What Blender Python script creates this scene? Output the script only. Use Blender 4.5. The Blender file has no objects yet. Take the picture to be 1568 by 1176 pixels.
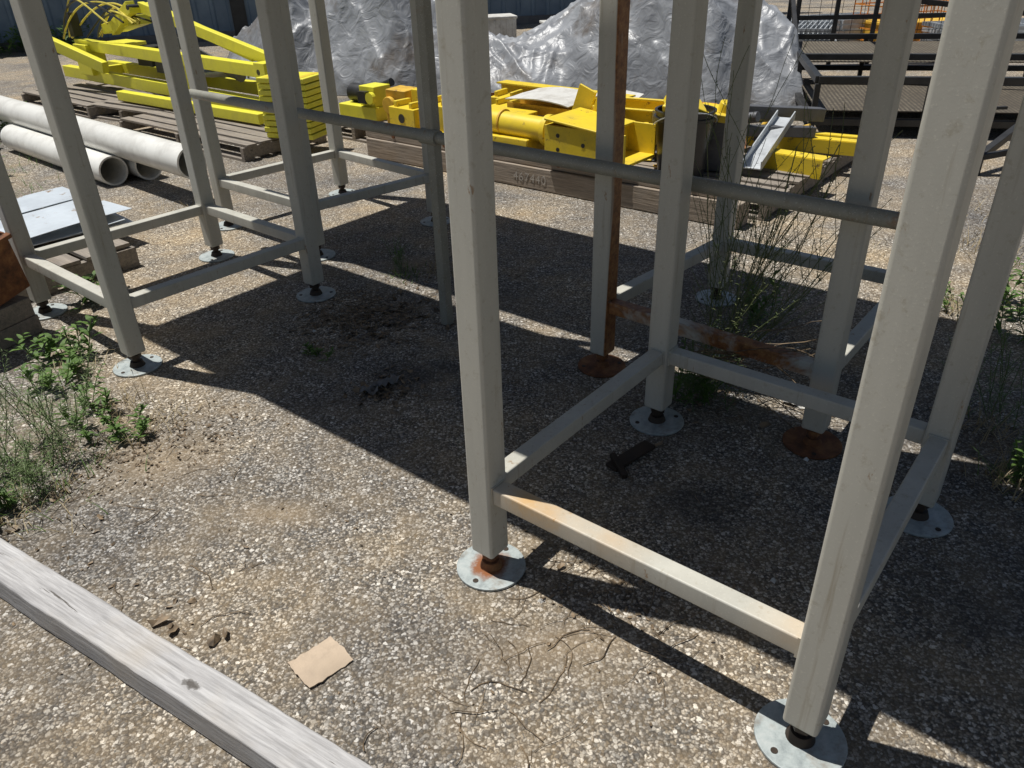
import bpy, bmesh, math, random
from mathutils import Vector, Matrix, noise
random.seed(7)
S=bpy.context.scene
h=1.55
# ---------- node helpers
def newmat(name):
    m=bpy.data.materials.new(name);m.use_nodes=True
    nt=m.node_tree;return m,nt,nt.nodes['Principled BSDF']
def N(nt,t,**k):
    n=nt.nodes.new(t)
    for a,b in k.items():
        if a in n.inputs: n.inputs[a].default_value=b
        else: setattr(n,a,b)
    return n
def ramp(nt,src,stops,interp='LINEAR'):
    n=nt.nodes.new('ShaderNodeValToRGB');n.color_ramp.interpolation=interp
    e=n.color_ramp.elements
    while len(e)<len(stops): e.new(0.5)
    for i,(p,c) in enumerate(stops):
        e[i].position=p;e[i].color=(c[0],c[1],c[2],1) if hasattr(c,'__len__') else (c,c,c,1)
    nt.links.new(src,n.inputs[0]);return n.outputs[0]
def mix(nt,fac,a,b,mode='MIX'):
    n=nt.nodes.new('ShaderNodeMix');n.data_type='RGBA';n.blend_type=mode
    for i,v in ((0,fac),(6,a),(7,b)):
        if isinstance(v,bpy.types.NodeSocket): nt.links.new(v,n.inputs[i])
        elif hasattr(v,'__len__'): n.inputs[i].default_value=(v[0],v[1],v[2],1)
        else: n.inputs[i].default_value=v
    return n.outputs[2]
def math_(nt,op,a,b=0,c=0):
    n=nt.nodes.new('ShaderNodeMath');n.operation=op
    for i,v in enumerate((a,b,c)):
        if isinstance(v,bpy.types.NodeSocket): nt.links.new(v,n.inputs[i])
        else: n.inputs[i].default_value=v
    return n.outputs[0]
def coords(nt,scale=(1,1,1),kind='Object',loc=(0,0,0)):
    tc=nt.nodes.new('ShaderNodeTexCoord');mp=nt.nodes.new('ShaderNodeMapping')
    mp.inputs['Scale'].default_value=scale;mp.inputs['Location'].default_value=loc
    nt.links.new(tc.outputs[kind],mp.inputs[0]);return mp.outputs[0]
def noi(nt,co,scale,detail=4,rough=.55,dist=0):
    n=N(nt,'ShaderNodeTexNoise',Scale=scale,Detail=detail,Roughness=rough,Distortion=dist)
    nt.links.new(co,n.inputs['Vector']);return n.outputs[0]
def vlen(nt,co):
    n=nt.nodes.new('ShaderNodeVectorMath');n.operation='LENGTH';nt.links.new(co,n.inputs[0]);return n.outputs['Value']
def bump(nt,b,src,strength=.3,dist=.01,prev=None):
    n=N(nt,'ShaderNodeBump',Strength=strength,Distance=dist)
    nt.links.new(src,n.inputs['Height'])
    if prev: nt.links.new(prev,n.inputs['Normal'])
    nt.links.new(n.outputs[0],b.inputs['Normal']);return n.outputs[0]
# ---------- frame basis
e1=Vector((.771,-.636,0)).normalized();e2=Vector((.636,.771,0)).normalized()
A0=Vector((-.048*h,1.055*h,0))
def W(s,t,z=0): return A0+e1*(s*h)+e2*(t*h)+Vector((0,0,z))
R3=Matrix((e1,e2,Vector((0,0,1)))).transposed()
EA=math.atan2(e1.y,e1.x)
# ---------- materials
def asphalt():
    m,nt,b=newmat('asphalt_aggregate');co=coords(nt)
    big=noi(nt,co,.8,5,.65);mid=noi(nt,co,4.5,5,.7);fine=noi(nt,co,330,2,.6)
    wn=N(nt,'ShaderNodeTexNoise',Scale=110,Detail=1);nt.links.new(co,wn.inputs['Vector'])
    wv=nt.nodes.new('ShaderNodeVectorMath');wv.operation='MULTIPLY_ADD';nt.links.new(wn.outputs['Color'],wv.inputs[0]);wv.inputs[1].default_value=(.013,.013,.0);nt.links.new(co,wv.inputs[2])
    v=nt.nodes.new('ShaderNodeTexVoronoi');v.inputs['Scale'].default_value=135;v.voronoi_dimensions='2D';nt.links.new(wv.outputs[0],v.inputs['Vector'])
    sep=nt.nodes.new('ShaderNodeSeparateColor');nt.links.new(v.outputs['Color'],sep.inputs[0])
    stone=ramp(nt,sep.outputs[0],[(0,(.055,.052,.048)),(.28,(.10,.095,.083)),(.45,(.20,.185,.16)),(.68,(.33,.31,.275)),(.86,(.49,.465,.42)),(1,(.72,.70,.66))])
    stone2=mix(nt,.28,stone,mix(nt,sep.outputs[1],(.36,.265,.16),(.24,.245,.26)))
    em=ramp(nt,v.outputs['Distance'],[(.28,1),(.5,.42),(.7,.1)])
    col=mix(nt,em,(.065,.058,.05),stone2)
    v2=nt.nodes.new('ShaderNodeTexVoronoi');v2.inputs['Scale'].default_value=66;v2.voronoi_dimensions='2D';nt.links.new(wv.outputs[0],v2.inputs['Vector'])
    sep2=nt.nodes.new('ShaderNodeSeparateColor');nt.links.new(v2.outputs['Color'],sep2.inputs[0])
    bs=math_(nt,'MULTIPLY',ramp(nt,sep2.outputs[0],[(.80,0),(.82,1)]),ramp(nt,v2.outputs['Distance'],[(.30,1),(.4,0)]))
    col=mix(nt,bs,col,ramp(nt,sep2.outputs[1],[(0,(.15,.145,.135)),(.5,(.38,.355,.315)),(1,(.68,.66,.62))]))
    col=mix(nt,ramp(nt,mid,[(.42,0),(.72,.55)]),col,(.27,.21,.135))
    col=mix(nt,.45,col,ramp(nt,fine,[(.3,.45),(.7,1.5)]),'MULTIPLY')
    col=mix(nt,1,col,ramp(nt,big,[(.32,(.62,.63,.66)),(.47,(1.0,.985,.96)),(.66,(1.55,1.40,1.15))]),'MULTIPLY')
    for (px,py,rx,ry,a_) in ((-.35,2.75,.6,.4,.7),(.55,1.9,.5,.32,.6),(-1.2,1.1,.9,.35,.35),(.9,3.6,.8,.4,.35),(-.2,3.5,.9,.3,.35),(1.2,1.4,.6,.5,.4)):
        c2=coords(nt,(1/rx,1/ry,0),loc=(-px/rx,-py/ry,0))
        d=math_(nt,'MULTIPLY_ADD',mid,1.2,vlen(nt,c2))
        col=mix(nt,ramp(nt,d,[(.7,a_),(1.5,0)]),col,(.055,.05,.045))
    for (px,py,rx,ry) in ((-1.25,2.2,.6,.5),(.1,1.35,.6,.25),(-.5,4.0,.7,.35),(-.75,1.9,.5,.2)):
        c2=coords(nt,(1/rx,1/ry,0),loc=(-px/rx,-py/ry,0))
        d=math_(nt,'MULTIPLY_ADD',mid,1.2,vlen(nt,c2))
        col=mix(nt,ramp(nt,d,[(.7,.5),(1.5,0)]),col,(.30,.225,.14))
    nt.links.new(col,b.inputs['Base Color']);b.inputs['Roughness'].default_value=.9;b.inputs['Specular IOR Level'].default_value=.3
    bump(nt,b,v.outputs['Distance'],.75,.003)
    for n in nt.nodes:
        if n.type=='BUMP': n.invert=True
    return m
def painted(name,base=(.51,.495,.43),rust=0.0,sc=(1,1,.12),face=0,stain=None,rsc=4.5):
    m,nt,b=newmat(name);co=coords(nt);cs=coords(nt,sc)
    n1=noi(nt,cs,9,4,.6);n3=noi(nt,co,190,2,.6);n4=noi(nt,co,38,5,.75)
    c=mix(nt,ramp(nt,n1,[(.35,0),(.75,.55)]),base,tuple(x*.66 for x in base))
    c=mix(nt,ramp(nt,n4,[(.57,0),(.68,.45)]),c,tuple(x*y for x,y in zip(base,(.62,.55,.43))))
    c=mix(nt,ramp(nt,n3,[(.62,0),(.68,.5)]),c,(.6,.58,.5))
    f0=noi(nt,coords(nt,(1,1,.3)),26,5,.75)
    c=mix(nt,ramp(nt,f0,[(.66,0),(.70,.8)]),c,(.27,.16,.08))
    st_=noi(nt,coords(nt,(1,1,.05)),42,4,.65)
    c=mix(nt,ramp(nt,st_,[(.6,0),(.72,.45)]),c,(.26,.2,.12))
    if rust or face:
        f=noi(nt,cs,rsc,5,.7,.6)
        if face:
            g=nt.nodes.new('ShaderNodeNewGeometry');d=nt.nodes.new('ShaderNodeVectorMath');d.operation='DOT_PRODUCT'
            nt.links.new(g.outputs['Normal'],d.inputs[0]);d.inputs[1].default_value=tuple(e1)
            f=math_(nt,'MULTIPLY_ADD',d.outputs['Value'],face,f)
        lo=.74-rust*.5
        rm=ramp(nt,f,[(lo-.06,0),(lo+.05,1)])
        c=mix(nt,rm,c,ramp(nt,n4,[(.3,(.09,.035,.015)),(.5,(.25,.10,.03)),(.75,(.42,.22,.08))]))
    if stain:
        for s_,a_ in stain:
            c2=coords(nt,(1,1,1.3),loc=(-s_[0],-s_[1],-s_[2]*1.3))
            d=math_(nt,'MULTIPLY_ADD',n4,.10,vlen(nt,c2))
            c=mix(nt,ramp(nt,d,[(.055,a_),(.10,a_*.45),(.18,0)]),c,(.58,.33,.10))
    nt.links.new(c,b.inputs['Base Color']);b.inputs['Roughness'].default_value=.5
    bump(nt,b,n3,.15,.001)
    return m
def rusty(name,c1=(.17,.065,.025)):
    m,nt,b=newmat(name);co=coords(nt)
    n=noi(nt,co,14,6,.7);c=ramp(nt,n,[(.3,(.05,.022,.012)),(.5,c1),(.68,(.3,.14,.05)),(.85,(.35,.25,.15))])
    nt.links.new(c,b.inputs['Base Color']);b.inputs['Roughness'].default_value=.85;bump(nt,b,noi(nt,co,90,4),.4,.002);return m
def galv(name,rustc=False):
    m,nt,b=newmat(name);co=coords(nt)
    n=noi(nt,co,30,6,.7);c=ramp(nt,n,[(.3,(.24,.27,.27)),(.5,(.38,.42,.41)),(.75,(.5,.52,.5))])
    c=mix(nt,ramp(nt,noi(nt,co,9,5,.7),[(.55,0),(.7,.7)]),c,(.2,.15,.10))
    if rustc:
        ad=math_(nt,'MULTIPLY_ADD',n,.07,vlen(nt,co))
        c=mix(nt,ramp(nt,ad,[(.075,1),(.10,0)]),c,(.25,.09,.03))
    nt.links.new(c,b.inputs['Base Color']);b.inputs['Roughness'].default_value=.55;b.inputs['Metallic'].default_value=.2
    bump(nt,b,n,.2,.002);return m
def simple(name,col,rough=.6,metal=0,var=.25,scale=8,bs=.15,scl=(1,1,1),chip=None,dirt=0):
    m,nt,b=newmat(name);co=coords(nt,scl);n=noi(nt,co,scale,5,.65)
    c=mix(nt,ramp(nt,n,[(.3,0),(.7,1)]),tuple(x*(1-var) for x in col),tuple(min(1,x*(1+var)) for x in col))
    if chip: c=mix(nt,ramp(nt,noi(nt,coords(nt),11,6,.75),[(.6,0),(.66,1)]),c,chip)
    if dirt: c=mix(nt,ramp(nt,noi(nt,coords(nt),5,6,.7),[(.45,0),(.75,dirt)]),c,(.14,.11,.07))
    nt.links.new(c,b.inputs['Base Color']);b.inputs['Roughness'].default_value=rough;b.inputs['Metallic'].default_value=metal
    if bs: bump(nt,b,noi(nt,co,scale*8,3),bs,.002)
    return m
def wood(name,c1=(.36,.35,.33),c2=(.2,.19,.175),axis=0,dark=(.07,.06,.05),knot=None):
    m,nt,b=newmat(name);sc=[14,14,14];sc[axis]=.7
    co=coords(nt,tuple(sc));n=noi(nt,co,4,6,.65,.4);n2=noi(nt,co,14,3,.6)
    cc=coords(nt);k=noi(nt,cc,5,5,.6)
    c=ramp(nt,n,[(.3,c2),(.45,tuple((a+b_)/2 for a,b_ in zip(c1,c2))),(.6,c1),(.8,tuple(x*1.15 for x in c1))])
    c=mix(nt,.5,c,ramp(nt,n2,[(.35,.6),(.6,1.15)]),'MULTIPLY')
    c=mix(nt,ramp(nt,noi(nt,co,2.2,5,.7,.8),[(.33,.9),(.37,0)]),c,dark)
    c=mix(nt,ramp(nt,k,[(.5,0),(.8,.5)]),c,tuple(x*y*.8 for x,y in zip(c1,(1,.88,.7))))
    if knot:
        kn=noi(nt,cc,30,4,.6)
        for kx,ky in knot:
            c2_=coords(nt,(11,24,0),loc=(-kx*11,-ky*24,0));d=math_(nt,'MULTIPLY_ADD',kn,1.3,vlen(nt,c2_))
            rings=math_(nt,'SINE',math_(nt,'MULTIPLY',d,15))
            kc=ramp(nt,rings,[(0,(.22,.21,.2)),(1,(.42,.41,.4))])
            c=mix(nt,ramp(nt,d,[(.9,.75),(1.7,0)]),c,kc)
            c=mix(nt,ramp(nt,d,[(.70,.9),(.9,0)]),c,(.08,.07,.06))
    nt.links.new(c,b.inputs['Base Color']);b.inputs['Roughness'].default_value=.85
    bump(nt,b,n,.8,.005);return m
def siding():
    m,nt,b=newmat('blue_grey_siding');co=coords(nt);n=noi(nt,co,3,4)
    c=mix(nt,ramp(nt,n,[(.3,0),(.7,1)]),(.12,.17,.22),(.2,.26,.31))
    nt.links.new(c,b.inputs['Base Color']);b.inputs['Roughness'].default_value=.5;return m
def tarpmat():
    m,nt,b=newmat('grey_tarp');co=coords(nt)
    n=noi(nt,co,1.6,5,.6);w1=noi(nt,co,6,3,.5,1.2)
    c=ramp(nt,n,[(.3,(.16,.165,.175)),(.55,(.26,.27,.285)),(.75,(.36,.37,.38))])
    c=mix(nt,ramp(nt,noi(nt,co,1.4,5,.65),[(.54,0),(.66,.85)]),c,(.11,.09,.07))
    nt.links.new(c,b.inputs['Base Color']);b.inputs['Roughness'].default_value=.42
    bump(nt,b,w1,.4,.06);return m
def leafmat(name,c1,c2,tr=.35):
    m,nt,b=newmat(name);co=coords(nt);n=noi(nt,co,25,2)
    c=mix(nt,ramp(nt,n,[(.35,0),(.65,1)]),c1,c2)
    nt.links.new(c,b.inputs['Base Color']);b.inputs['Roughness'].default_value=.6
    t=nt.nodes.new('ShaderNodeBsdfTranslucent');nt.links.new(c,t.inputs[0]);mx=nt.nodes.new('ShaderNodeMixShader');mx.inputs[0].default_value=tr
    nt.links.new(b.outputs[0],mx.inputs[1]);nt.links.new(t.outputs[0],mx.inputs[2]);nt.links.new(mx.outputs[0],nt.nodes['Material Output'].inputs[0]);return m
def expanded():
    m,nt,b=newmat('expanded_metal');co=coords(nt,(1,2,1))
    v=nt.nodes.new('ShaderNodeTexVoronoi');v.inputs['Scale'].default_value=28;v.inputs['Randomness'].default_value=.15;nt.links.new(co,v.inputs['Vector'])
    n=noi(nt,coords(nt),3,5,.6)
    c=mix(nt,ramp(nt,v.outputs['Distance'],[(.25,1),(.5,0)]),(.05,.04,.028),mix(nt,ramp(nt,n,[(.35,0),(.65,1)]),(.17,.14,.09),(.28,.24,.17)))
    nt.links.new(c,b.inputs['Base Color']);b.inputs['Roughness'].default_value=.75;return m
M=dict(asphalt=asphalt(),paint=painted('beige_paint'),
 paint_st=painted('beige_paint_stained',stain=[(W(.085,0,.31),.75),(W(.14,-.01,.31),.45),(W(.25,.0,.31),.35),(W(.54,0,.3),.3)]),
 paintleg=painted('beige_paint_rusting_leg',rust=.22,face=.22),
 paintbar=painted('beige_paint_rusting_bar',rust=.52,sc=(1,1,1),rsc=2.6),
 paintp=painted('pipe_paint',base=(.29,.285,.24),rust=.2,sc=(1,1,1)),rust=rusty('rust'),galv=galv('galvanized'),galvr=galv('galvanized_rust_center',True),
 stem=simple('stem_dark_steel',(.05,.035,.025),.6,.4),timber=wood('weathered_timber',(.49,.48,.47),(.30,.29,.285),knot=[(.5,-.005),(-.9,.01)]),
 deck=simple('deck_grey',(.14,.14,.13)),
 pallet=wood('pallet_wood',(.29,.25,.205),(.16,.14,.12)),beamw=wood('old_beam_wood',(.34,.28,.22),(.2,.165,.13)),
 yel=simple('yellow_paint',(.80,.59,.03),.42,0,.14,5,.1,chip=(.3,.2,.05),dirt=.5),
 yel2=simple('lemon_yellow_paint',(.80,.74,.05),.42,0,.12,5,.1,dirt=.4),
 orange=simple('orange_paint',(.62,.22,.03),.5),ryel=simple('rusty_yellow',(.62,.38,.04),.6,0,.3,9,.2,chip=(.16,.06,.02)),
 pvc=simple('white_pvc',(.74,.73,.68),.35,0,.07,3,.05,dirt=.35),black=simple('black_steel',(.03,.03,.03),.45,.2,.4),
 bplast=simple('black_plastic',(.02,.02,.022),.35),dark=simple('dark_grey_steel',(.13,.13,.135),.45,.4),
 sheetm=simple('galvanized_sheet',(.55,.6,.64),.4,.15,.15,4,.1,chip=(.28,.18,.1)),sten=simple('faded_stencil_paint',(.42,.38,.33),.8,0,.3,30,.1),
 white=simple('whitish_board',(.6,.59,.55),.6,0,.12,6,.1,dirt=.6),tan=expanded(),film=simple('crumpled_plastic_film',(.13,.125,.12),.4),
 card=simple('cardboard',(.47,.37,.27),.85,0,.2,20,.3,dirt=.4),hose=simple('hose_yellow',(.6,.5,.08),.5),
 siding=siding(),tarp=tarpmat(),grate=simple('grating_galv',(.5,.52,.53),.45,.3),
 leaf=leafmat('weed_green',(.075,.15,.025),(.14,.24,.05)),leaf2=leafmat('weed_feathery',(.11,.17,.055),(.19,.26,.10)),
 dry=leafmat('dry_grass',(.3,.23,.12),(.42,.34,.2),.15),dryg=leafmat('green_seedhead',(.11,.15,.05),(.22,.24,.11),.3),litter=leafmat('dead_leaf',(.07,.05,.03),(.28,.20,.12),.1),
 peb=simple('pebble',(.33,.3,.25),.85,0,.6,30,.2))
# ---------- geometry helpers
class MB:
    def __init__(s): s.v=[];s.f=[]
    def box(s,c,size,M3=None,rz=0):
        if M3 is None: M3=Matrix.Rotation(rz,3,'Z')
        c=Vector(c);i=len(s.v)
        for dx in(-.5,.5):
            for dy in(-.5,.5):
                for dz in(-.5,.5): s.v.append(c+M3@Vector((dx*size[0],dy*size[1],dz*size[2])))
        for q in((0,1,3,2),(4,6,7,5),(0,4,5,1),(2,3,7,6),(0,2,6,4),(1,5,7,3)): s.f.append([i+a for a in q])
        return s
    def beam(s,a,b,w,hh,up=(0,0,1)):
        a=Vector(a);b=Vector(b);x=(b-a).normalized();u=Vector(up).normalized()
        if abs(x.dot(u))>.98:u=Vector((1,0,0))
        y=u.cross(x).normalized();z=x.cross(y)
        return s.box((a+b)/2,((b-a).length,w,hh),Matrix((x,y,z)).transposed())
    def cyl(s,a,b,r,n=20,r2=None,cap=True):
        a=Vector(a);b=Vector(b);r2=r if r2 is None else r2;x=(b-a).normalized();u=Vector((0,0,1))
        if abs(x.dot(u))>.98:u=Vector((1,0,0))
        y=u.cross(x).normalized();z=x.cross(y);i=len(s.v)
        for k in range(n):
            t=2*math.pi*k/n;d=y*math.cos(t)+z*math.sin(t);s.v+= [a+d*r,b+d*r2]
        for k in range(n):
            j=(k+1)%n;s.f.append([i+2*k,i+2*j,i+2*j+1,i+2*k+1])
        if cap:
            s.f.append([i+2*k for k in range(n)][::-1]);s.f.append([i+2*k+1 for k in range(n)])
        return s
    def hollow(s,a,b,r,ri,n=36):
        a=Vector(a);b=Vector(b);x=(b-a).normalized();u=Vector((0,0,1))
        if abs(x.dot(u))>.98:u=Vector((1,0,0))
        y=u.cross(x).normalized();z=x.cross(y);i=len(s.v)
        for k in range(n):
            t=2*math.pi*k/n;d=y*math.cos(t)+z*math.sin(t);s.v+=[a+d*r,b+d*r,b+d*ri,a+d*ri]
        for k in range(n):
            j=(k+1)%n
            for q in range(4): s.f.append([i+4*k+q,i+4*j+q,i+4*j+(q+1)%4,i+4*k+(q+1)%4])
        return s
    def chan(s,a,b,w,d,t=.008,up=(0,0,1)):
        a=Vector(a);b=Vector(b);x=(b-a).normalized();y=Vector(up).cross(x).normalized();z=x.cross(y)
        s.beam(a,b,w,t,up)
        for k in(-1,1): s.beam(a+y*k*(w/2-t/2)+z*(d/2+t/2),b+y*k*(w/2-t/2)+z*(d/2+t/2),t,d,up)
        return s
    def ibeam(s,a,b,w,hh,t=.012,up=(0,0,1)):
        a=Vector(a);b=Vector(b);x=(b-a).normalized();y=Vector(up).cross(x).normalized();z=x.cross(y)
        s.beam(a,b,t,hh-2*t,up)
        for k in(-1,1): s.beam(a+z*k*(hh/2-t/2),b+z*k*(hh/2-t/2),w,t,up)
        return s
    def path(s,pts,r,n=5):
        for a,b in zip(pts[:-1],pts[1:]): s.cyl(a,b,r,n,cap=False)
        return s
    def obj(s,name,mat,parent=None,bevel=0,seg=2,smooth=False,org=None):
        me=bpy.data.meshes.new(name);o=Vector(org) if org is not None else Vector((0,0,0))
        me.from_pydata([Vector(v)-o for v in s.v],[],s.f)
        if len(s.f)<20000:
            bm=bmesh.new();bm.from_mesh(me);bmesh.ops.recalc_face_normals(bm,faces=bm.faces);bm.to_mesh(me);bm.free()
        ob=bpy.data.objects.new(name,me);ob.location=o;me.materials.append(mat)
        S.collection.objects.link(ob)
        if parent: ob.parent=parent
        if bevel:
            bv=ob.modifiers.new('b','BEVEL');bv.width=bevel;bv.segments=seg;bv.limit_method='ANGLE'
            for p in me.polygons:p.use_smooth=True
            ob.modifiers.new('wn','WEIGHTED_NORMAL')
        elif smooth:
            for p in me.polygons:p.use_smooth=True
            me.set_sharp_from_angle(angle=math.radians(40))
        return ob
def empty(name,loc=(0,0,0),rz=0):
    e=bpy.data.objects.new(name,None);S.collection.objects.link(e);e.empty_display_size=.1
    e.location=loc;e.rotation_euler=(0,0,rz);return e
def rot(rx=0,ry=0,rz=0):
    return (Matrix.Rotation(rz,3,'Z')@Matrix.Rotation(ry,3,'Y')@Matrix.Rotation(rx,3,'X'))
# ---------- ground
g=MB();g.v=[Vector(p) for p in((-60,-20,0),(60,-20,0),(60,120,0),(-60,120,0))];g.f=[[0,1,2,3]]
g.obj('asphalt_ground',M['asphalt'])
DH=2.3;LEG=.076
def stand(name,cs,mats,rustypads,bz=.285):
    E=empty(name)
    for i,(s,t) in enumerate(cs):
        p=W(s,t)
        MB().box(p+Vector((0,0,(DH+.07)/2)),(LEG,LEG,DH-.07),R3).obj('leg_%d'%(i+1),mats[i],E,.009,3)
        MB().cyl(p+Vector((0,0,.001)),p+Vector((0,0,.009)),.098,40).obj('foot_pad_%d'%(i+1),[M['galv'],M['galvr'],M['rust']][rustypads[i]],E,.002,2,org=p)
        a=random.random()*3;b=MB()
        for k in range(2):
            q=p+Vector((math.cos(a+k*3.14)*.075,math.sin(a+k*3.14)*.075,0));b.cyl(q+Vector((0,0,.009)),q+Vector((0,0,.0105)),.008,12)
        b.obj('pad_hole_%d'%(i+1),M['stem'],E)
        b=MB();b.cyl(p+Vector((0,0,.009)),p+Vector((0,0,.03)),.032,24,.024);b.cyl(p+Vector((0,0,.03)),p+Vector((0,0,.08)),.015,16)
        b.cyl(p+Vector((0,0,.045)),p+Vector((0,0,.062)),.026,6);b.obj('levelling_foot_%d'%(i+1),M['rust'] if rustypads[i] else M['stem'],E,smooth=True)
    for i in range(4):
        a=W(*cs[i],bz);b_=W(*cs[(i+1)%4],bz);d=(b_-a).normalized()*(LEG/2+.001)
        MB().beam(a+d,b_-d,.05,.05).obj('brace_%d'%(i+1),mats[4+i],E,.005,2)
        w=MB()
        for q in (a+d,b_-d):
            w.beam(q-d.normalized()*.002-Vector((0,0,.028)),q-d.normalized()*.002+Vector((0,0,.028)),.054,.007,up=d)
        w.obj('weld_%d'%(i+1),mats[4+i],E)
    return E
P=M['paint']
stand('steel_equipment_stand',[(0,0),(.573,0),(.573,.606),(0,.606)],[P]*4+[M['paint_st'],P,P,P],[1,0,0,0])
stand('steel_equipment_stand',[(-1.862,.02),(-1.275,.01),(-1.26,.615),(-1.85,.63)],[P]*8,[0,0,0,0])
stand('steel_equipment_stand',[(-.25,.755),(.322,.73),(.325,1.33),(-.2,1.33)],[M['paintleg'],P,P,P,M['paintbar'],P,P,P],[2,2,0,0])
stand('steel_equipment_stand',[(-2.12,.86),(-1.54,.85),(-1.45,1.38),(-2.08,1.43)],[P]*8,[0,0,0,0])
for nm,sa,sb,ta,tb in(('conveyor_deck',-1.93,1.3,-.02,.63),('conveyor_deck',-2.2,1.3,.74,1.40)):
    E=empty(nm);c=W((sa+sb)/2,(ta+tb)/2,DH+.05)
    MB().box(c,((sb-sa)*h,(tb-ta)*h,.09),R3).obj('bed',M['deck'],E,.005)
    b=MB()
    for t in(ta-.012,tb+.012): b.beam(W(sa,t,DH+.1),W(sb,t,DH+.1),.03,.2)
    b.obj('side_rails',M['paint'],E)
E=empty('pipe_rail')
MB().cyl(W(-1.95,.73,.85),W(.5,.655,.85),.024,24).obj('rail',M['paintp'],E,smooth=True)
pb=W(-.76,.703,0)
MB().box(pb+Vector((0,0,1.15)),(.045,.045,2.29),R3).obj('post',M['paintp'],E,.006,3)
MB().cyl(W(-.79,.693,.85),W(-.73,.691,.85),.031,24).obj('coupling',M['paintp'],E,smooth=True)
# ---------- foreground timber
an=math.radians(-32.4);c=Vector((-.9175,1.3025,.045));d=Vector((math.cos(an),math.sin(an),0))
b=MB();n=90
prof=[(-.05,-.045),(.05,-.045),(.05,.045),(-.05,.045)]
for k in range(n+1):
    x=-1.6+3.2*k/n
    for (y,z) in prof:
        b.v.append(Vector((x,y+.005*noise.noise((x*3.7,y*9,3))+.0025*noise.noise((x*19,y*9,5)),z+.003*noise.noise((x*3.1,y*9,z*9+7))+.002*noise.noise((x*23,y*9,1)))))
for k in range(n):
    for q in range(4): b.f.append([4*k+q,4*k+(q+1)%4,4*(k+1)+(q+1)%4,4*(k+1)+q])
b.f+= [[0,1,2,3],[4*n+3,4*n+2,4*n+1,4*n]]
E=b.obj('timber_beam',M['timber'],None,.006,3);E.location=c+d*-.3+Vector((0,0,.002));E.rotation_euler=(0,0,an)
# ---------- pallets
def pallet(loc,rz,L=1.2,Wd=1.0,hh=.13,mat='pallet',z=0):
    E=empty('wooden_pallet',(loc[0],loc[1],z),rz);b=MB();n=max(5,int(Wd/.14));sw=Wd/n
    for k in range(n):
        y=-Wd/2+sw*(k+.5);b.box((random.uniform(-.02,.02),y,hh-.009+random.uniform(0,.006)),(L+random.uniform(-.04,.04),sw*random.uniform(.6,.8),.018),rot(0,random.uniform(-.004,.004),random.uniform(-.02,.02)))
    b.obj('top_boards',M[mat],E)
    b=MB()
    for x in(-L/2+.02,0,L/2-.02): b.box((x,0,.065),(.04,Wd,.088))
    b.obj('stringers',M[mat],E)
    b=MB()
    for y in(-Wd/2+.05,0,Wd/2-.05): b.box((0,y,.0105),(L,.1,.018))
    b.obj('bottom_boards',M[mat],E);return E
pallet((-2.84,4.1),EA,1.2,1.0)
pallet((-2.62,7.35),EA,2.0,.85);pallet((-4.6,9.3),EA,1.6,1.0);pallet((-3.6,8.6),EA+.1,1.2,1.0)
def K(x,y,z=0): return Vector((-1.07,6.49,0))+e1*x+e2*y+Vector((0,0,z))
pallet(K(2.72,1.12),EA,1.1,1.9);pallet(K(1.1,1.0),EA,2.0,1.6);pallet(K(-.55,.8),EA,1.1,1.1)
# sheet metal stack
E=empty('sheet_metal_stack',(-2.95,4.25,.135),EA+math.radians(90))
for k in range(7):
    b=MB();L=1.25;nx=24;rz=random.uniform(-.12,.12);ox=random.uniform(-.06,.06);oy=random.uniform(-.1,.1);wd=random.uniform(.25,.42)
    R=rot(0,0,rz);yo=random.uniform(-.3,.3);zz=.006+k*.011
    for q in range(nx+1):
        x=-L/2+L*q/nx
        for y in(-wd/2,wd/2): b.v.append(R@Vector((x+ox,y+yo+oy,zz+.012*math.sin(x*5+k)*.5+.006*(k%2)*math.sin(y*9))))
    for q in range(nx): b.f.append([2*q,2*q+1,2*q+3,2*q+2])
    o=b.obj('sheet_%d'%(k+1),M['sheetm'] if k!=2 else M['white'],E);sm=o.modifiers.new('s','SOLIDIFY');sm.thickness=.003
# rusty bin raised on blocks
E=empty('rusty_steel_box',(-2.42,3.2,0),EA+.3)
b=MB();RR=rot(.2,.16,0)
for a,sz in(((0,0,-.14),(.40,.32,.01)),((-.2,0,0),(.01,.32,.28)),((.2,0,0),(.01,.32,.28)),((0,-.16,0),(.39,.01,.28)),((0,.16,0),(.39,.01,.28)),((0,-.17,.13),(.42,.03,.02)),((.21,0,.13),(.03,.34,.02))): b.box(Vector((0,0,.36))+RR@Vector(a),sz,RR)
b.obj('walls',M['rust'],E,.004)
b=MB()
for x in(-.14,.14): b.box((x,0,.045),(.09,.34,.085));b.box((x,.01,.134),(.09,.3,.088))
b.obj('skids',M['pallet'],E,.004)
# ---------- pvc pipes
dp=Vector((-.743,.669,0)).normalized()
for (o,z,L) in((Vector((-2.91,5.80,0)),.107,1.95),(Vector((-2.70,5.93,0)),.107,4.5),(Vector((-2.08,5.21,0)),.29,5.8)):
    a=o+Vector((0,0,z));MB().hollow(a,a+dp*L,.107,.094).obj('pvc_pipe',M['pvc'],None,smooth=True)
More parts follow.
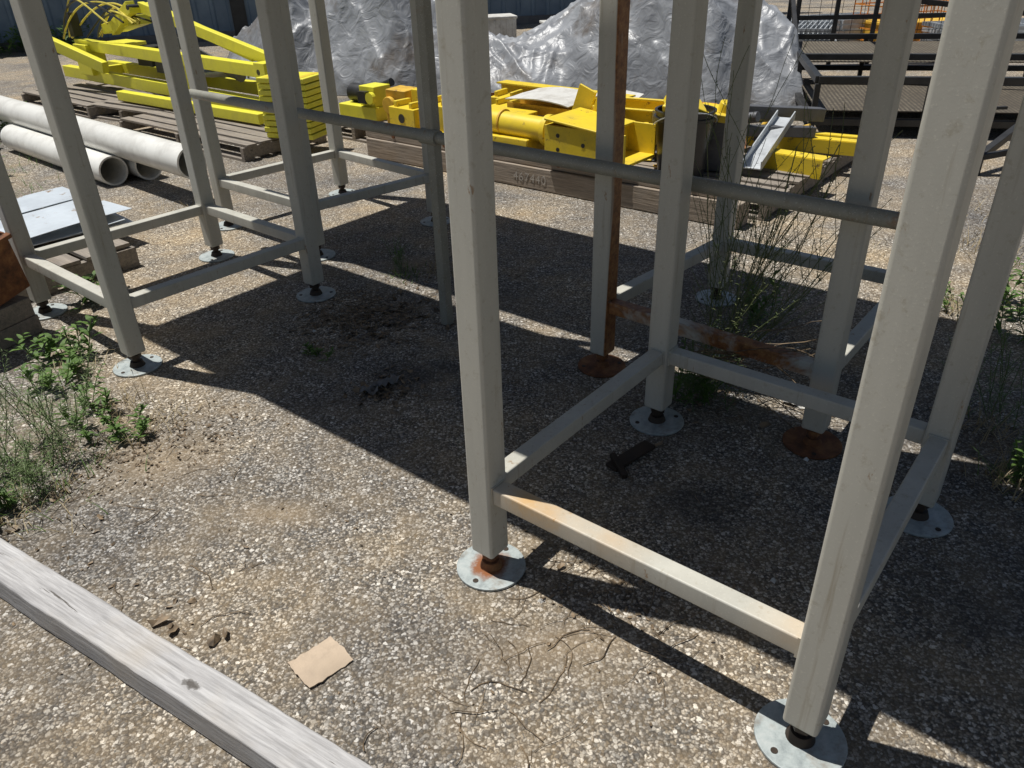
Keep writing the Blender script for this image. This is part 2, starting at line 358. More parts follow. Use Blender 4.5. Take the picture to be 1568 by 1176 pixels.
# ---------- long timber skid with number
E=empty('timber_skid',K(0,0,0),EA)
MB().box((1.6,0,.079),(3.22,.15,.15)).obj('lower_beam',M['beamw'],E,.006)
MB().box((1.55,.01,.195),(3.16,.13,.075)).obj('upper_plank',M['beamw'],E,.005)
b=MB()
for x in(.3,.85,1.3,1.9,2.4,2.9): b.cyl((x,-.056,.195),(x,-.066,.195),.014,8)
b.obj('bolts',M['rust'],E)
MB().box((2.95,.35,.06),(.12,.5,.118)).obj('cross_beam',M['beamw'],E,.006)
tc=bpy.data.curves.new('num','FONT');tc.body='467440';tc.size=.085;tc.extrude=.0005;tc.space_character=1.15
to=bpy.data.objects.new('stencil_number',tc);S.collection.objects.link(to);to.parent=E;to.location=(1.52,-.0775,.05);to.rotation_euler=(math.radians(90),0,0);tc.materials.append(M['sten'])
# ---------- yellow parts on the pallet
Y,Y2=M['yel'],M['yel2']
E=empty('yellow_tube_column',K(0,0,0),EA)
b=MB();b.cyl((.75,.22,.36),(1.62,.22,.34),.085,28);b.cyl((1.6,.22,.34),(1.64,.22,.34),.11,28);b.obj('tubes',Y,E,smooth=True)
b=MB();b.box((1.15,.22,.22),(.7,.22,.12));b.box((1.0,.48,.3),(.5,.2,.16));b.obj('saddle',Y,E,.01)
b=MB()
for x in(.8,1.2): b.cyl((x,.22,.357),(x+.015,.22,.357),.091,28)
b.obj('collars',M['ryel'],E,smooth=True)
rb=random.Random(11)
for k,(x,y,sx,sy,sz) in enumerate(((.25,.2,.3,.2,.16),(.55,.28,.22,.26,.2),(.4,.55,.34,.2,.14),(.15,.85,.3,.22,.16),(.75,.85,.24,.2,.2),(1.5,.62,.26,.2,.18),(1.65,.35,.2,.2,.14),(1.35,1.3,.3,.2,.18),(.5,1.15,.26,.22,.2),(2.05,.62,.3,.2,.18),(2.5,.5,.22,.2,.2))):
    E=empty('yellow_housing_block',K(x,y,.14 if y>.4 else .22),EA+rb.uniform(-.5,.5));b=MB()
    b.box((0,0,sz/2),(sx,sy,sz));b.box((0,0,.006),(sx*1.2,sy*1.15,.012));b.box((sx*.3,0,sz+.02),(sx*.12,sy*.8,.05));b.box((-sx*.3,0,sz+.02),(sx*.12,sy*.8,.05))
    b.obj('body',[Y,Y,M['ryel'],Y][k%4],E,.006)
    MB().cyl((0,-sy/2-.004,sz*.5),(0,-sy/2+.002,sz*.5),sz*.22,16).obj('port',M['black'],E)
E=empty('yellow_bracket',K(2.12,.1,.24),EA)
b=MB();b.box((0,0,.02),(.62,.4,.02));b.box((0,-.19,.12),(.62,.015,.2));b.box((0,.19,.12),(.62,.015,.2));b.box((-.3,0,.12),(.015,.37,.2));b.box((.1,0,.12),(.015,.37,.2));b.box((-.08,.0,.235),(.45,.42,.015),rot(0,.1,0))
b.obj('body',Y,E,.004);b=MB();b.box((-.32,.24,.22),(.14,.02,.36),rot(0,.35,0));b.box((-.2,.28,.2),(.03,.16,.34),rot(0,.35,0));b.obj('gusset',Y,E,.003)
b=MB()
for x,z in((-.2,.07),(-.2,.16),(.2,.07),(.2,.16),(0,.12)): b.cyl((x,-.197,z),(x,-.2,z),.014,12)
b.obj('bolt_holes',M['black'],E)
E=empty('yellow_steel_bin',K(1.75,1.0,.14),EA+.15)
b=MB()
for a,sz in(((0,0,.01),(.6,.4,.015)),((0,-.2,.14),(.6,.012,.26)),((0,.2,.14),(.6,.012,.26)),((-.3,0,.14),(.012,.39,.26)),((.3,0,.14),(.012,.39,.26)),((0,-.2,.275),(.63,.04,.015)),((0,.2,.275),(.63,.04,.015))): b.box(a,sz)
b.obj('bin',Y,E,.003)
E=empty('yellow_steel_beam',K(0,0,0),EA)
MB().ibeam((.2,1.42,.33),(1.6,1.35,.33),.14,.14).obj('beam',Y,E);
E=empty('yellow_steel_channel',K(0,0,0),EA);MB().chan((.9,.72,.34),(1.9,.66,.35),.16,.06).obj('channel',M['ryel'],E)
E=empty('orange_lifting_lug',K(2.45,.75,.3),EA);b=MB();b.box((0,0,.1),(.1,.03,.3),rot(.2,.2,0));b.box((.05,.05,.2),(.16,.1,.03));b.obj('lug',M['orange'],E,.004)
E=empty('yellow_cap',K(2.72,.62,.47),EA);b=MB();b.box((0,0,.03),(.28,.22,.05),rot(.1,.1,.3));b.cyl((.03,0,.04),(.05,0,.1),.06,16);b.obj('cap',Y,E,.006)
MB().box((0,0,-.16),(.2,.16,.34),rot(0,0,.3)).obj('base',M['dark'],E,.01)
E=empty('whitish_curled_board',K(1.24,.78,.45),EA);b=MB();n=16
for k in range(n+1):
    x=-.30+.60*k/n
    for q in range(5): y=-.22+.11*q;b.v.append(Vector((x,y,.025*math.cos(x*5)+.04*y+.014*noise.noise((x*5,y*5,1)))))
for k in range(n):
    for q in range(4): i=5*k+q;b.f.append([i,i+1,i+6,i+5])
o=b.obj('board',M['white'],E);o.modifiers.new('s','SOLIDIFY').thickness=.008
for x,y,z,L,r in((.4,.75,.2,.7,.3),(1.9,1.45,.16,.8,-.2),(2.4,1.5,.16,.6,.5),(1.7,.45,.26,.4,1.3),(-.3,1.1,.17,.9,.6),(-.9,.9,.17,.8,-.3),(.2,.4,.18,.6,1.2)):
    o=MB().box((0,0,.01),(L,.11,.02)).obj('loose_board',M['beamw']);o.location=K(x,y,z);o.rotation_euler=(0.05,0,EA+r)
for (x,y,r) in ((2.2,1.35,.4),(1.3,1.65,.1)):
    o=MB().box((0,0,0),(.35,.28,.012),rot(.15,.1,0)).obj('scrap_sheet',M['white']);o.location=K(x,y,.33);o.rotation_euler=(0,0,EA+r)
E=empty('steel_offcuts_pile',K(0,0,0),EA)
for k in range(30):
    x,y=random.choice(((random.uniform(-.9,.2),random.uniform(.4,1.2)),(random.uniform(.1,1.3),random.uniform(.6,1.6)),(random.uniform(2.2,3.1),random.uniform(.4,1.9))))
    a=random.random()*3.1;L=random.uniform(.12,.4);z=random.uniform(.17,.3);dx,dy=math.cos(a)*L/2,math.sin(a)*L/2
    b=MB();kind=k%4
    if kind==0: b.beam((x-dx,y-dy,z),(x+dx,y+dy,z+.04),.05,.008)
    elif kind==1: b.chan((x-dx,y-dy,z),(x+dx,y+dy,z),.07,.03,.006)
    elif kind==2: b.cyl((x-dx,y-dy,z),(x+dx,y+dy,z+.03),.018,12)
    else: b.ibeam((x-dx,y-dy,z),(x+dx,y+dy,z),.06,.06,.007)
    b.obj('offcut_%d'%(k+1),[M['ryel'],M['dark'],M['rust'],M['yel'],M['black'],M['rust']][k%6],E)
# hydraulic unit
E=empty('hydraulic_unit',K(-.72,.62,.13),EA)
b=MB();b.box((0,0,.06),(.5,.3,.12));b.box((.12,-.02,.2),(.2,.2,.18));b.obj('frame',Y2,E,.008)
b=MB();b.cyl((-.2,0,.2),(.05,0,.2),.08,20);b.cyl((-.22,.1,.14),(.2,.12,.3),.035,12);b.box((.1,-.14,.2),(.1,.06,.1));b.obj('motor',M['black'],E,smooth=True)
MB().cyl((.2,-.13,.2),(.2,-.17,.2),.05,16).obj('dial',Y2,E)
E=empty('rusty_yellow_housing',K(-.2,.55,.13),EA);b=MB();b.box((0,0,.15),(.2,.22,.3),rot(0,.05,.2));b.cyl((-.02,-.12,.18),(-.02,-.16,.18),.07,20);b.obj('drum',M['ryel'],E,.006)
b=MB();b.box((.22,.05,.16),(.16,.16,.3));b.box((.38,-.1,.1),(.25,.12,.16),rot(0,0,.4));b.obj('housing',Y,E,.008)
E=empty('yellow_plate_stack',(-1.72,6.72,.13),EA+.35)
for k in range(10): MB().box((random.uniform(-.006,.006),random.uniform(-.006,.006),.026+k*.048),(.44,.34,.04)).obj('plate_%d'%(k+1),Y2,E,.005)
b=MB();
for x in(-.15,.15):b.box((x,0,.245),(.05,.30,.47))
b.obj('spacers',Y,E)
# ---------- bucket
E=empty('black_bucket',(1.16,5.12,.14));b=MB();prof=[(.15,0),(.185,.36),(.20,.36),(.20,.38),(.185,.38),(.185,.41),(.195,.41),(.195,.42),(.178,.42),(.145,.02),(0,.02)]
n=36
for r_,z_ in prof:
    for k in range(n): t=2*math.pi*k/n;b.v.append(Vector((r_*math.cos(t),r_*math.sin(t),z_)))
for j in range(len(prof)-1):
    for k in range(n): b.f.append([j*n+k,j*n+(k+1)%n,(j+1)*n+(k+1)%n,(j+1)*n+k])
b.obj('shell',M['bplast'],E,smooth=True)
b=MB();b.path([Vector((.2*math.cos(t),.2*math.sin(t),.33-.1*math.sin(t))) for t in [math.pi*k/14-math.pi for k in range(15)]],.004);b.obj('bail_handle',M['grate'],E)
b=MB();b.box((0,.02,.43),(.24,.18,.1),rot(.3,.4,.2));b.box((-.08,-.06,.42),(.14,.1,.14),rot(.1,-.4,.8));b.obj('contents',Y,E,.01)
# ---------- right pallet pieces
E=empty('galvanized_channel');MB().chan((1.6,5.03,.19),(2.02,5.72,.36),.13,.05).obj('channel',M['grate'],E)
def angle_bar(a,b_,w=.09):
    E=empty('yellow_angle_bar');m=MB();a=Vector(a);b_=Vector(b_);x=(b_-a).normalized();y=Vector((0,0,1)).cross(x)
    m.beam(a,b_,w,.01);m.beam(a+y*(-w/2)+Vector((0,0,-w/2)),b_+y*(-w/2)+Vector((0,0,-w/2)),.01,w);m.obj('bar',Y,E)
angle_bar((1.80,5.86,.24),(2.52,5.42,.24));angle_bar((1.72,5.36,.24),(2.08,5.02,.24),.12);angle_bar((1.95,6.05,.22),(2.65,5.62,.22),.07)
E=empty('steel_mast');b=MB();b.beam((1.55,5.75,.42),(2.35,5.9,.34),.09,.09);b.beam((1.5,5.55,.33),(2.2,5.62,.28),.07,.07);b.cyl((1.5,6.0,.3),(2.3,6.2,.3),.05,16);b.cyl((1.35,5.9,.3),(1.75,5.5,.42),.035,16);b.obj('mast',M['dark'],E,.004)
# ---------- lemon-yellow lift machine
Mo=Vector((-2.12,7.42,0))
E=empty('yellow_lift_machine',Mo,math.atan2(-e1.y,-e1.x))
def yb(name,parts,mat=Y2,bev=.006):
    b=MB()
    for p in parts:
        if p[0]=='b': b.beam(*p[1:])
        elif p[0]=='c': b.cyl(*p[1:])
        elif p[0]=='x': b.box(*p[1:])
    return b.obj(name,mat,E,bev)
yb('lower_rails',[('b',(0,0,.24),(4.0,0,.28),.1,.12),('b',(.1,-.55,.24),(3.9,-.5,.28),.1,.12),('b',(.2,0,.24),(.2,-.55,.24),.08,.1),('b',(1.9,.0,.25),(1.9,-.5,.25),.08,.1),('b',(3.6,0,.27),(3.6,-.5,.27),.08,.1),('b',(-.2,.25,.2),(2.2,.3,.2),.09,.09)])
yb('upper_beam',[('b',(-.05,.02,.55),(3.5,.0,.6),.1,.11),('x',(-.05,.02,.46),(.16,.16,.34)),('x',(1.3,.0,.42),(.12,.1,.26)),('x',(3.3,0,.45),(.3,.2,.32))])
yb('lift_arms',[('b',(0,-.1,.62),(2.2,-.15,1.0),.07,.1),('b',(.6,-.32,.6),(2.4,-.35,.98),.07,.1),('b',(2.3,-.1,1.0),(3.0,-.2,.75),.09,.12),('b',(2.2,-.4,.95),(2.2,0,.98),.06,.06),('x',(2.9,-.3,.8),(.5,.3,.1),rot(0,.2,.1)),('b',(2.8,.1,.4),(3.9,.3,.7),.08,.12),('x',(3.3,-.45,.55),(.45,.25,.08))])
yb('cylinders',[('c',(.7,-.2,.42),(1.9,-.2,.72),.05,16),('c',(1.1,-.45,.36),(2.3,-.42,.5),.04,16)],M['dark'],0)
yb('panels',[('x',(1.2,-.3,.4),(.5,.3,.02),rot(.2,.1,.3)),('x',(1.7,-.45,.36),(.4,.22,.015),rot(-.2,.1,.6)),('x',(.8,-.5,.35),(.4,.15,.02),rot(.1,0,-.2))],M['grate'],0)
yb('black_parts',[('x',(2.5,-.3,.5),(.3,.2,.2)),('x',(2.0,-.2,.45),(.2,.2,.15)),('x',(3.5,.0,.8),(.1,.1,.25)),('b',(1.0,-.6,.42),(1.9,-.5,.5),.04,.04),('c',(-.03,-.06,.55),(-.03,.1,.55),.03,14),('c',(1.3,-.07,.52),(1.3,.08,.52),.025,14),('c',(2.2,-.25,1.0),(2.2,.0,1.0),.03,14)],M['black'],.004)
for k in range(8):
    b=MB();x0=2.1+k*.06;pts=[]
    for q in range(25):
        t=q/24;pts.append(Vector((x0+1.3*t,-.2+.12*math.sin(t*3+k)+.03*k,.85+.28*math.sin(math.pi*t)*(.6+.08*k)-.2*t)))
    b.path(pts,.010,6).obj('hose_%d'%k,M['hose'] if k%3 else M['black'],E,smooth=True)
# ---------- tarp heap : sheet sagging between supported peaks
def lerp(tab,x):
    if x<=tab[0][0]:return tab[0][1]
    for (a,b),(c_,d_) in zip(tab[:-1],tab[1:]):
        if x<=c_: t=(x-a)/(c_-a);t=t*t*(3-2*t);return b+(d_-b)*t
    return tab[-1][1]
yf=[(-4.2,11.4),(-3.7,10.7),(-2.2,9.4),(-1.1,9.1),(.87,8.5),(2.1,8.0),(2.8,7.8),(3.2,7.9)]
Hx=[(-4.0,.0),(-3.3,.6),(-2.7,1.35),(-1.6,1.45),(-.7,1.05),(-.1,.70),(.75,.66),(1.15,1.15),(1.9,1.65),(2.55,1.45),(2.85,.6),(3.1,0)]
rs=random.Random(3)
pk=[]
for k in range(26):
    x=-3.5+6.2*(k+.5)/26+rs.uniform(-.1,.1);d=rs.uniform(.45,1.9);pk.append((x,d,lerp(Hx,x)*rs.uniform(.72,1.0),rs.uniform(.8,1.6),rs.randint(4,9),rs.random()*6.28,rs.uniform(.04,.10)))
b=MB();nx,ny=420,190;x0,x1=-4.2,3.2
for i in range(nx+1):
    x=x0+(x1-x0)*i/nx
    for j in range(ny+1):
        d=2.6*(j/ny)**1.1
        wx=x+.10*noise.noise((x*1.7,d*1.5,5));wd=d+.10*noise.noise((x*1.7,d*1.5,15))
        fy=lerp(yf,wx)+.14*noise.noise((x*2.2,0,9))
        s=0.;ws=0.
        for (px,pd,ph,pr,pn,pp,pa) in pk:
            dx=wx-px;dd=wd-pd;r_=math.sqrt(dx*dx+dd*dd)
            if r_>2.2: continue
            z=ph*math.exp(-r_/pr)
            z+=pa*math.sin(pn*math.atan2(dd,dx)+pp+r_*1.2)*min(1,r_*2.2)*math.exp(-r_*1.1)
            w_=math.exp(11*z);s+=z*w_;ws+=w_
        z=s/ws if ws else 0
        k=min(1,max(0,d/(.55+.3*noise.noise((x*.9,2,2)))));z*=k**.7
        z*=min(1,lerp(Hx,wx)*2.2)
        if d>1.8: z*=max(0,1-((d-1.8)/.8)**2)
        am=min(1,z*3)
        r1=1-abs(noise.noise((x*2.3+d*1.1,d*1.7-x*.6,3)))*2.4;r2=1-abs(noise.noise((x*5-d*2,d*3+x,8)))*2.4
        z+=am*(.075*max(0,r1)**2+.028*max(0,r2)**2)
        b.v.append(Vector((x,fy+d,max(.006,z))))
for i in range(nx):
    for j in range(ny):
        q=i*(ny+1)+j;f4=[q,q+ny+1,q+ny+2,q+1]
        if max(b.v[w].z for w in f4)>.012: b.f.append(f4)
o=b.obj('tarp_covered_pile',M['tarp'])
for p in o.data.polygons:p.use_smooth=True
# ---------- metal wall
E=empty('metal_sided_building')
a=Vector((-18,12.5,0));dr=Vector((.973,.23,0)).normalized();nn=Vector((.23,-.973,0)).normalized()
b=MB();x=0
while x<23.5:
    for dx,off in((0,0),(.2,0),(.225,.03),(.275,.03)):
        p=a+dr*(x+dx)+nn*off;b.v+=[p+Vector((0,0,.15)),p+Vector((0,0,5))]
    x+=.3
for k in range(len(b.v)//2-1): b.f.append([2*k,2*k+2,2*k+3,2*k+1])
b.obj('siding',M['siding'],E)
MB().beam(a+Vector((0,0,.075)),a+dr*23.6+Vector((0,0,.075)),.1,.15).obj('foundation',M['dark'],E)
MB().beam(a+dr*23.6+Vector((0,0,0)),a+dr*23.6+Vector((0,0,5)),.2,.2).obj('corner_trim',M['white'],E)
b=MB();b.box(a+dr*13.6+nn*.05+Vector((0,0,1.2)),(.25,.08,2.4),Matrix.Rotation(math.atan2(dr.y,dr.x),3,'Z'));b.obj('downpipe',M['black'],E)
for (x,y,sz) in((-.1,13.6,.6),(.9,13.2,.5),(1.7,14.0,.7)):
    E=empty('white_plastic_crate',(x,y,0),.2);b=MB()
    b.box((0,0,sz*.35),(sz,sz*.8,sz*.66));b.box((0,0,sz*.7),(sz*1.06,sz*.86,.04))
    for k in range(6): b.box((-sz*.42+k*sz*.168,-sz*.41,sz*.35),(.03,.02,sz*.6))
    b.obj('shell',M['white'],E,.01)
# ---------- black steel platform trailer
E=empty('black_platform_trailer',(2.6,6.72,0),math.radians(-13))
b=MB();L=2.6;D=3.0;t=.055
for z in(.45,):
    b.beam((0,0,z),(L,0,z),t,t);b.beam((0,0,z),(0,D,z),t,t);b.beam((L,0,z),(L,D,z),t,t);b.beam((0,D,z),(L,D,z),t,t);b.beam((0,D*.45,z),(L,D*.45,z),t,t)
for x in(0,L/3,L*2/3,L):
    for y in(0,D*.45,D): b.beam((x,y,.03),(x,y,.42),.045,.045)
b.beam((0,0,.12),(L,0,.12),t,t);b.beam((0,0,.12),(0,D,.12),t,t);b.beam((0,D,.12),(L,D,.12),t,t)
b.beam((0,D,.45),(0,D,1.0),.05,.05);b.beam((0,D,.9),(0,D*.6,.45),.045,.045)
b.beam((.75,D*.45,.45),(.75,D*.45,.95),.045,.045);b.beam((.75,D*.45,.95),(L,D*.3,.75),.045,.045);b.beam((.75,D*.45,.95),(.75,D,.95),.045,.045)
b.obj('frame',M['black'],E,.003)
b=MB();b.box((L/2,D*.22,.2),(L-.06,D*.42,.01));b.box((L/2,D*.72,.40),(L-.06,D*.52,.01));b.obj('mesh_decks',M['tan'],E)
# black gate
E=empty('black_steel_gate',(3.7,10.6,0),math.radians(-5));b=MB();GW=1.9
for z in(.12,.55,1.6): b.beam((0,0,z),(GW,0,z),.05,.05)
for k in range(5): b.beam((k*GW/4,0,0),(k*GW/4,0,1.65),.05 if k in(0,4) else .035,.05)
b.obj('frame',M['black'],E)
b=MB()
for k in range(14): b.beam((k*GW/14,.01,.12),(k*GW/14,.01,1.6),.005,.005)
for k in range(11): b.beam((0,.012,.12+k*.136),(GW,.012,.12+k*.136),.005,.005)
b.obj('wire_mesh',M['black'],E)
for gx,gy,gr in((5.0,12.6,.3),(4.2,11.9,1.2),(6.6,11.2,.1)):
    E=empty('galvanized_grating_stack',(gx,gy,0),gr)
    for k in range(5):
        b=MB();rz=random.uniform(-.1,.1)
        for q in range(16): b.box((0,-.45+q*.06,.06+k*.07),(1.5,.012,.05),rot(0,0,rz))
        for q in range(4): b.box((-.7+q*.47,0,.06+k*.07),(.02,.95,.05),rot(0,0,rz))
        b.obj('grating_%d'%(k+1),M['grate'],E)
E=empty('orange_wire_basket',(5.3,11.6,0),.2);b=MB()
for z in(.1,.25,.4,.55,.7): 
    for y in(0,.8): b.beam((0,y,z),(1.4,y,z),.015,.015)
    for x in(0,1.4): b.beam((x,0,z),(x,.8,z),.015,.015)
for k in range(13):
    for y in(0,.8): b.beam((k*1.4/12,y,0.02),(k*1.4/12,y,.75),.012,.012)
b.obj('wires',M['orange'],E)
MB().box((.7,.4,.2),(1.25,.7,.3)).obj('load',M['ryel'],E,.02)
E=empty('trailer_tongue',(3.3,5.4,0));b=MB();b.cyl((0,0,.0),(0,0,.12),.035,16);b.beam((0,0,.12),(.7,.5,.35),.05,.05);b.beam((0,0,.12),(1.0,-.05,.3),.04,.04);b.cyl((0,0,.1),(0,0,.45),.02,12);b.beam((-.1,0,.45),(.1,0,.45),.02,.02);b.obj('tongue',M['black'],E,.003)
# ---------- small things
def crumple(name,mat,loc,sx,sy,amp,freq,rz,curl=0,n=10,th=.003):
    b=MB()
    for i in range(n+1):
        for j in range(n+1):
            x=-sx/2+sx*i/n;y=-sy/2+sy*j/n
            ex=.05*sx*noise.noise((x*60,y*60,0)) if i in(0,n) or j in(0,n) else 0
            b.v.append(Vector((x+ex,y+ex,amp*(.6+noise.noise((x*freq,y*freq,loc[0]*7)))+curl*max(0,abs(x)-sx*.25))))
    for i in range(n):
        for j in range(n): q=i*(n+1)+j;b.f.append([q,q+n+1,q+n+2,q+1])
    o=b.obj(name,mat);o.location=loc;o.rotation_euler=(0,0,rz);o.modifiers.new('s','SOLIDIFY').thickness=th
crumple('cardboard_scrap',M['card'],(-.495,1.315,.003),.125,.105,.006,18,.75,.06)
crumple('crumpled_plastic_film',M['film'],(-.50,2.68,.003),.12,.05,.03,36,.9,0,20,.0008)
crumple('crumpled_plastic_film',M['film'],(-.56,2.62,.003),.07,.05,.03,36,.1,0,20,.0008)
crumple('paper_scrap',M['white'],(1.08,2.45,.003),.12,.07,.015,20,-.6,0,12,.001)
b=MB();b.beam((.32,2.07,.012),(.47,2.19,.02),.05,.012);b.beam((.33,2.12,.03),(.36,2.02,.012),.02,.02);b.obj('rusted_steel_bracket',M['stem'],None,.002)
class Veg:
    def __init__(s): s.m=MB();s.l=MB()
    def stem(s,p,d,L,r,leafL,leafW,nl,curl=.5,branch=0,up=.3):
        pts=[Vector(p)];d=Vector(d).normalized();n=9
        for k in range(n):
            d=(d+Vector((random.uniform(-.1,.1),random.uniform(-.1,.1),(up-.5*curl*k/n)*.25))).normalized();pts.append(pts[-1]+d*L/n)
        s.m.path(pts,r,4)
        for k in range(nl):
            t=(k+.6)/nl*n*.98;i=min(n-1,int(t));q=pts[i].lerp(pts[i+1],t-i)
            a=random.random()*6.28;ld=Vector((math.cos(a),math.sin(a),random.uniform(.1,.8))).normalized()
            s.leaf(q,ld,leafL*random.uniform(.6,1.2)*(1.15-.6*t/n),leafW)
        for k in range(branch):
            i=random.randint(2,n-1);a=random.random()*6.28
            s.stem(pts[i],d+Vector((math.cos(a)*.7,math.sin(a)*.7,0)),L*.4,r*.6,leafL*.7,leafW*.8,max(2,nl//2),curl,0,up)
    def leaf(s,q,d,L,w):
        side=d.cross(Vector((0,0,1)));side=side.normalized() if side.length>.01 else Vector((1,0,0))
        up=side.cross(d);i=len(s.l.v);P0=q;P1=q+d*L*.35+up*L*.06;P2=q+d*L*.72;P3=q+d*L-up*L*.16
        s.l.v+=[P0,P1+side*w/2,P1-side*w/2,P2+side*w*.36,P2-side*w*.36,P3];s.l.f+=[[i,i+1,i+2],[i+1,i+3,i+4,i+2],[i+3,i+5,i+4]]
    def blade(s,p,d,L,w):
        d=Vector(d).normalized();side=d.cross(Vector((0,0,1)));side=side.normalized() if side.length>.01 else Vector((1,0,0));i=len(s.l.v);q=Vector(p)
        for k in range(6):
            ww=w*(1-k/5.2);s.l.v+=[q+side*ww/2,q-side*ww/2];q=q+d*L/5;d=(d+Vector((0,0,-.22))).normalized()
        for k in range(5): s.l.f.append([i+2*k,i+2*k+1,i+2*k+3,i+2*k+2])
    def done(s,name,lm,sm=None):
        E=empty(name)
        if s.m.f: s.m.obj('stems',sm or lm,E)
        if s.l.f: s.l.obj('leaves',lm,E)
def rd(a): return random.uniform(-a,a)
def feathery(x,y,R,n,Lh,dens=26):
    v=Veg()
    for k in range(n):
        px,py=x+rd(R),y+rd(R);v.stem((px,py,0),(rd(.5),rd(.5),1),Lh*random.uniform(.5,1.1),.0014,.045,.003,dens,.5,3)
    v.done('feathery_weed',M['leaf2'],M['leaf2'])
def broad(x,y,R,n,Lh,leafL=.06,nm='broadleaf_weed'):
    v=Veg()
    for k in range(n):
        v.stem((x+rd(R),y+rd(R),0),(rd(.8),rd(.8),1),Lh*random.uniform(.5,1.1),.0022,leafL,leafL*.3,10,.9,1)
    v.done(nm,M['leaf'],M['leaf'])
def grass(x,y,R,n,L,mat='leaf',nm='grass_tuft'):
    v=Veg()
    for k in range(n): v.blade((x+random.gauss(0,R*.5),y+random.gauss(0,R*.5),0),(rd(.9),rd(.9),.9),L*random.uniform(.4,1.1),.004)
    v.done(nm,M[mat])
feathery(-1.68,2.25,.14,20,.36);feathery(-1.80,2.02,.13,18,.32);feathery(-1.6,2.05,.08,10,.24);feathery(-1.66,2.45,.08,8,.3)
broad(-1.74,1.92,.12,12,.15,.055);broad(-1.46,2.42,.10,8,.13,.05);broad(-1.62,2.5,.08,6,.15,.05);broad(-1.9,1.8,.12,14,.16,.06);broad(-1.68,1.85,.08,10,.12,.05)
broad(-1.93,3.0,.08,8,.16,.075);broad(-1.88,2.8,.07,7,.16,.065);broad(-2.1,3.6,.1,6,.2,.08)
grass(-1.62,2.12,.25,160,.12);grass(-1.36,2.42,.18,130,.08,'dry','dry_grass_tuft');grass(-1.55,2.6,.12,80,.09,'dry','dry_grass_tuft');grass(-1.55,1.95,.2,110,.09,'dry','dry_grass_tuft');grass(-1.8,2.9,.2,60,.08,'dry','dry_grass_tuft')
grass(-.55,3.85,.1,50,.09);grass(-.38,3.9,.12,70,.09,'dry','dry_grass_tuft');grass(-.62,4.15,.05,20,.2);broad(-.83,2.95,.05,5,.06,.035)
feathery(-.56,3.9,.04,4,.18,16)
broad(1.14,3.2,.05,6,.28,.065);grass(1.1,3.15,.08,30,.12)
feathery(1.7,2.3,.08,10,.45);grass(1.68,2.22,.12,60,.13,'dry','dry_grass_tuft')
broad(1.62,1.98,.06,7,.18,.05);grass(1.58,1.93,.12,80,.15,'dry','dry_grass_tuft');feathery(1.62,1.96,.06,8,.22);grass(1.6,1.95,.08,50,.14)
broad(2.16,2.95,.08,6,.28,.07);broad(2.35,3.2,.1,6,.32,.07);grass(2.02,3.2,.14,90,.14,'dry','dry_grass_tuft');broad(2.05,3.25,.07,4,.12,.04)
grass(2.6,3.9,.3,120,.15,'dry','dry_grass_tuft');grass(3.0,4.6,.3,80,.12,'dry','dry_grass_tuft');grass(1.9,4.0,.2,50,.08,'dry','dry_grass_tuft')
for x,y in((-9.5,14.0),(-8.6,14.3),(-7.6,14.5),(-10.5,13.9)): broad(x,y,.4,26,.5,.16)
broad(-4.9,7.5,.4,20,.3,.1);broad(-4.0,5.9,.3,12,.2,.07);grass(-4.2,6.2,.5,150,.2);grass(-3.6,5.4,.4,100,.14);grass(-2.2,5.2,.3,60,.08,'dry','dry_grass_tuft')
v=Veg()
for k in range(18):
    v.stem((.74+rd(.05),2.58+rd(.05),0),(.55+rd(.45),.3+rd(.35),1.0),random.uniform(.5,1.05),.0019,.04,.0045,22,.1,8,.2)
v.done('tall_seedhead_weed',M['dryg'],M['dryg'])
feathery(.72,2.5,.10,14,.26,26);broad(.68,2.52,.07,10,.22,.05)
v=Veg()
for k in range(22):
    a=random.uniform(-.5,.3);p=Vector((.70+rd(.06),2.45,.2+rd(.08)));pts=[p]
    d=Vector((math.cos(a),math.sin(a)-.2,.1))
    for q in range(8): d=(d+Vector((rd(.35),rd(.35),rd(.3)-.04))).normalized();pts.append(pts[-1]+d*.05)
    v.m.path(pts,.0017,4)
v.done('dry_vine',M['litter'],M['litter'])
v=Veg()
for (x,y,n,R,L) in((-.68,3.3,70,.25,.25),(.05,1.3,16,.2,.14),(.25,1.45,28,.2,.16),(-.05,1.15,6,.1,.16),(-1.2,2.2,24,.3,.12),(-1.0,1.55,6,.2,.16),(-1.7,1.4,8,.2,.2),(.0,2.9,14,.5,.15),(-.3,3.6,20,.4,.15),(-.35,1.05,3,.1,.08),(0,2,60,1.4,.05),(.2,1.62,16,.12,.1)):
    for k in range(n):
        p=Vector((x+rd(R),y+rd(R),.004));a=random.random()*6.28;pts=[p]
        for q in range(6): a+=rd(.5);pts.append(pts[-1]+Vector((math.cos(a),math.sin(a),0))*L/6*random.uniform(.5,1.2)+Vector((0,0,rd(.002))))
        for q in pts:q.z=max(.002,q.z)
        v.m.path(pts,random.choice((.0007,.001,.0015)),4)
v.done('twigs',M['litter'],M['litter'])
b=MB()
def bit(x,y,sz,z=.002):
    i=len(b.v);a=random.random()*6.28;n=6;R=rot(rd(.5),rd(.5),a);cc=Vector((x,y,z+sz*.2))
    b.v.append(cc+Vector((0,0,sz*rd(.2))))
    for k in range(n):
        t=2*math.pi*k/n;b.v.append(cc+R@Vector((math.cos(t)*sz*random.uniform(.6,1),math.sin(t)*sz*.5*random.uniform(.6,1),rd(.25)*sz)))
    for k in range(n): b.f.append([i,i+1+k,i+1+(k+1)%n])
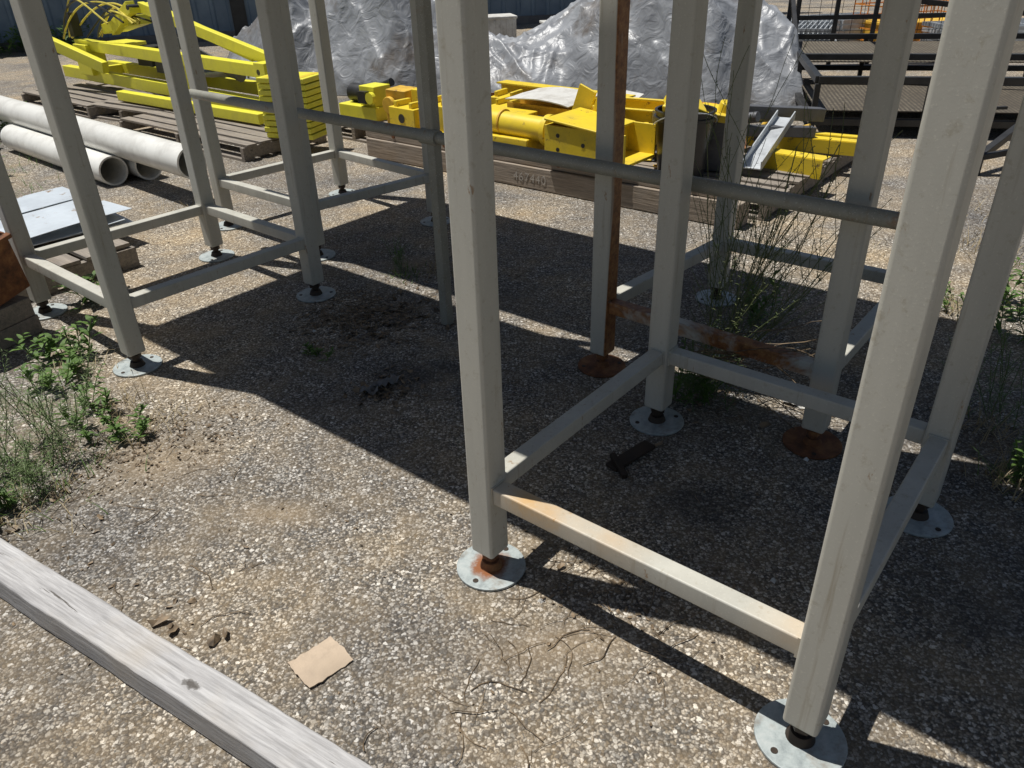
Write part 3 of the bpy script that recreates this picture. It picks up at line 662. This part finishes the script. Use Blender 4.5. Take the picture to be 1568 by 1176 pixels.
for (x,y,n,R,s0) in((-.68,3.3,380,.24,.019),(-.5,2.65,90,.12,.018),(-1.45,2.2,260,.22,.009),(-1.2,2.35,220,.2,.009),(.3,1.5,110,.2,.010),(.1,1.8,60,.2,.009),(-.9,1.5,8,.12,.014),(0,2.5,350,1.6,.007),(-.4,3.9,160,.3,.009),(.8,2.5,90,.15,.011),(1.65,2.1,100,.2,.009),(0,4,250,2,.008),(-1.7,1.75,80,.15,.012),(-1.25,1.7,30,.2,.01)):
    for k in range(n): bit(x+random.gauss(0,R*.6),y+random.gauss(0,R*.6),s0*random.uniform(.5,1.4))
for x,y,s0 in((-.95,1.46,.035),(-.90,1.43,.028),(-.78,1.39,.03),(-.76,1.41,.024),(-1.5,2.0,.03),(-1.3,1.9,.02),(.5,2.2,.025),(.9,2.3,.03),(-1.55,1.85,.03),(-1.62,1.9,.025),(.12,1.62,.02),(.3,1.7,.022)): bit(x,y,s0,.006)
b.obj('leaf_litter',M['litter'])
b=MB()
def peb(x,y,r):
    i=len(b.v)
    for v_ in((1,0,0),(-1,0,0),(0,1,0),(0,-1,0),(0,0,1)): b.v.append(Vector((x,y,0))+Vector(v_)*r*random.uniform(.7,1.2))
    for f_ in((0,2,4),(2,1,4),(1,3,4),(3,0,4)): b.f.append([i+a for a in f_])
for k in range(4200):
    y=random.uniform(.7,4.5);x=rd(.8*y+.5);peb(x,y,random.uniform(.001,.0035))
for k in range(600): peb(-1.5+random.gauss(0,.25),2.2+random.gauss(0,.3),random.uniform(.002,.005))
b.obj('loose_gravel',M['peb'])
b=MB()
for x,y in((.06,1.5),(.35,1.62),(.98,2.1),(-.9,3.2),(.7,1.55),(-1.3,1.7)): peb(x,y,.012)
b.obj('white_stones',M['white'])
# ---------- camera, light
cam=bpy.data.cameras.new('cam');co=bpy.data.objects.new('camera',cam);S.collection.objects.link(co);S.camera=co
cam.sensor_width=36;cam.lens=36*1183/1568;cam.clip_end=500
co.matrix_world=Matrix.Translation((0,0,h))@Matrix.Rotation(math.radians(90-30.2),4,'X')@Matrix.Rotation(-math.atan2(61,2032),4,'Z')
sd=Vector((-.299,.113,1)).normalized()
sun=bpy.data.lights.new('sun','SUN');so=bpy.data.objects.new('sun',sun);S.collection.objects.link(so)
sun.energy=5;sun.angle=math.radians(.5);sun.color=(1,.975,.93)
so.rotation_euler=sd.to_track_quat('Z','Y').to_euler();so.location=(0,0,10)
w=bpy.data.worlds.new('World');S.world=w;w.use_nodes=True;nt=w.node_tree
sk=nt.nodes.new('ShaderNodeTexSky');sk.sky_type='NISHITA';sk.sun_disc=False
sk.sun_elevation=math.asin(sd.z);sk.sun_rotation=math.atan2(sd.x,sd.y)
nt.links.new(sk.outputs[0],nt.nodes['Background'].inputs[0]);nt.nodes['Background'].inputs[1].default_value=.05
S.view_settings.view_transform='Standard';S.view_settings.look='None';S.view_settings.exposure=0
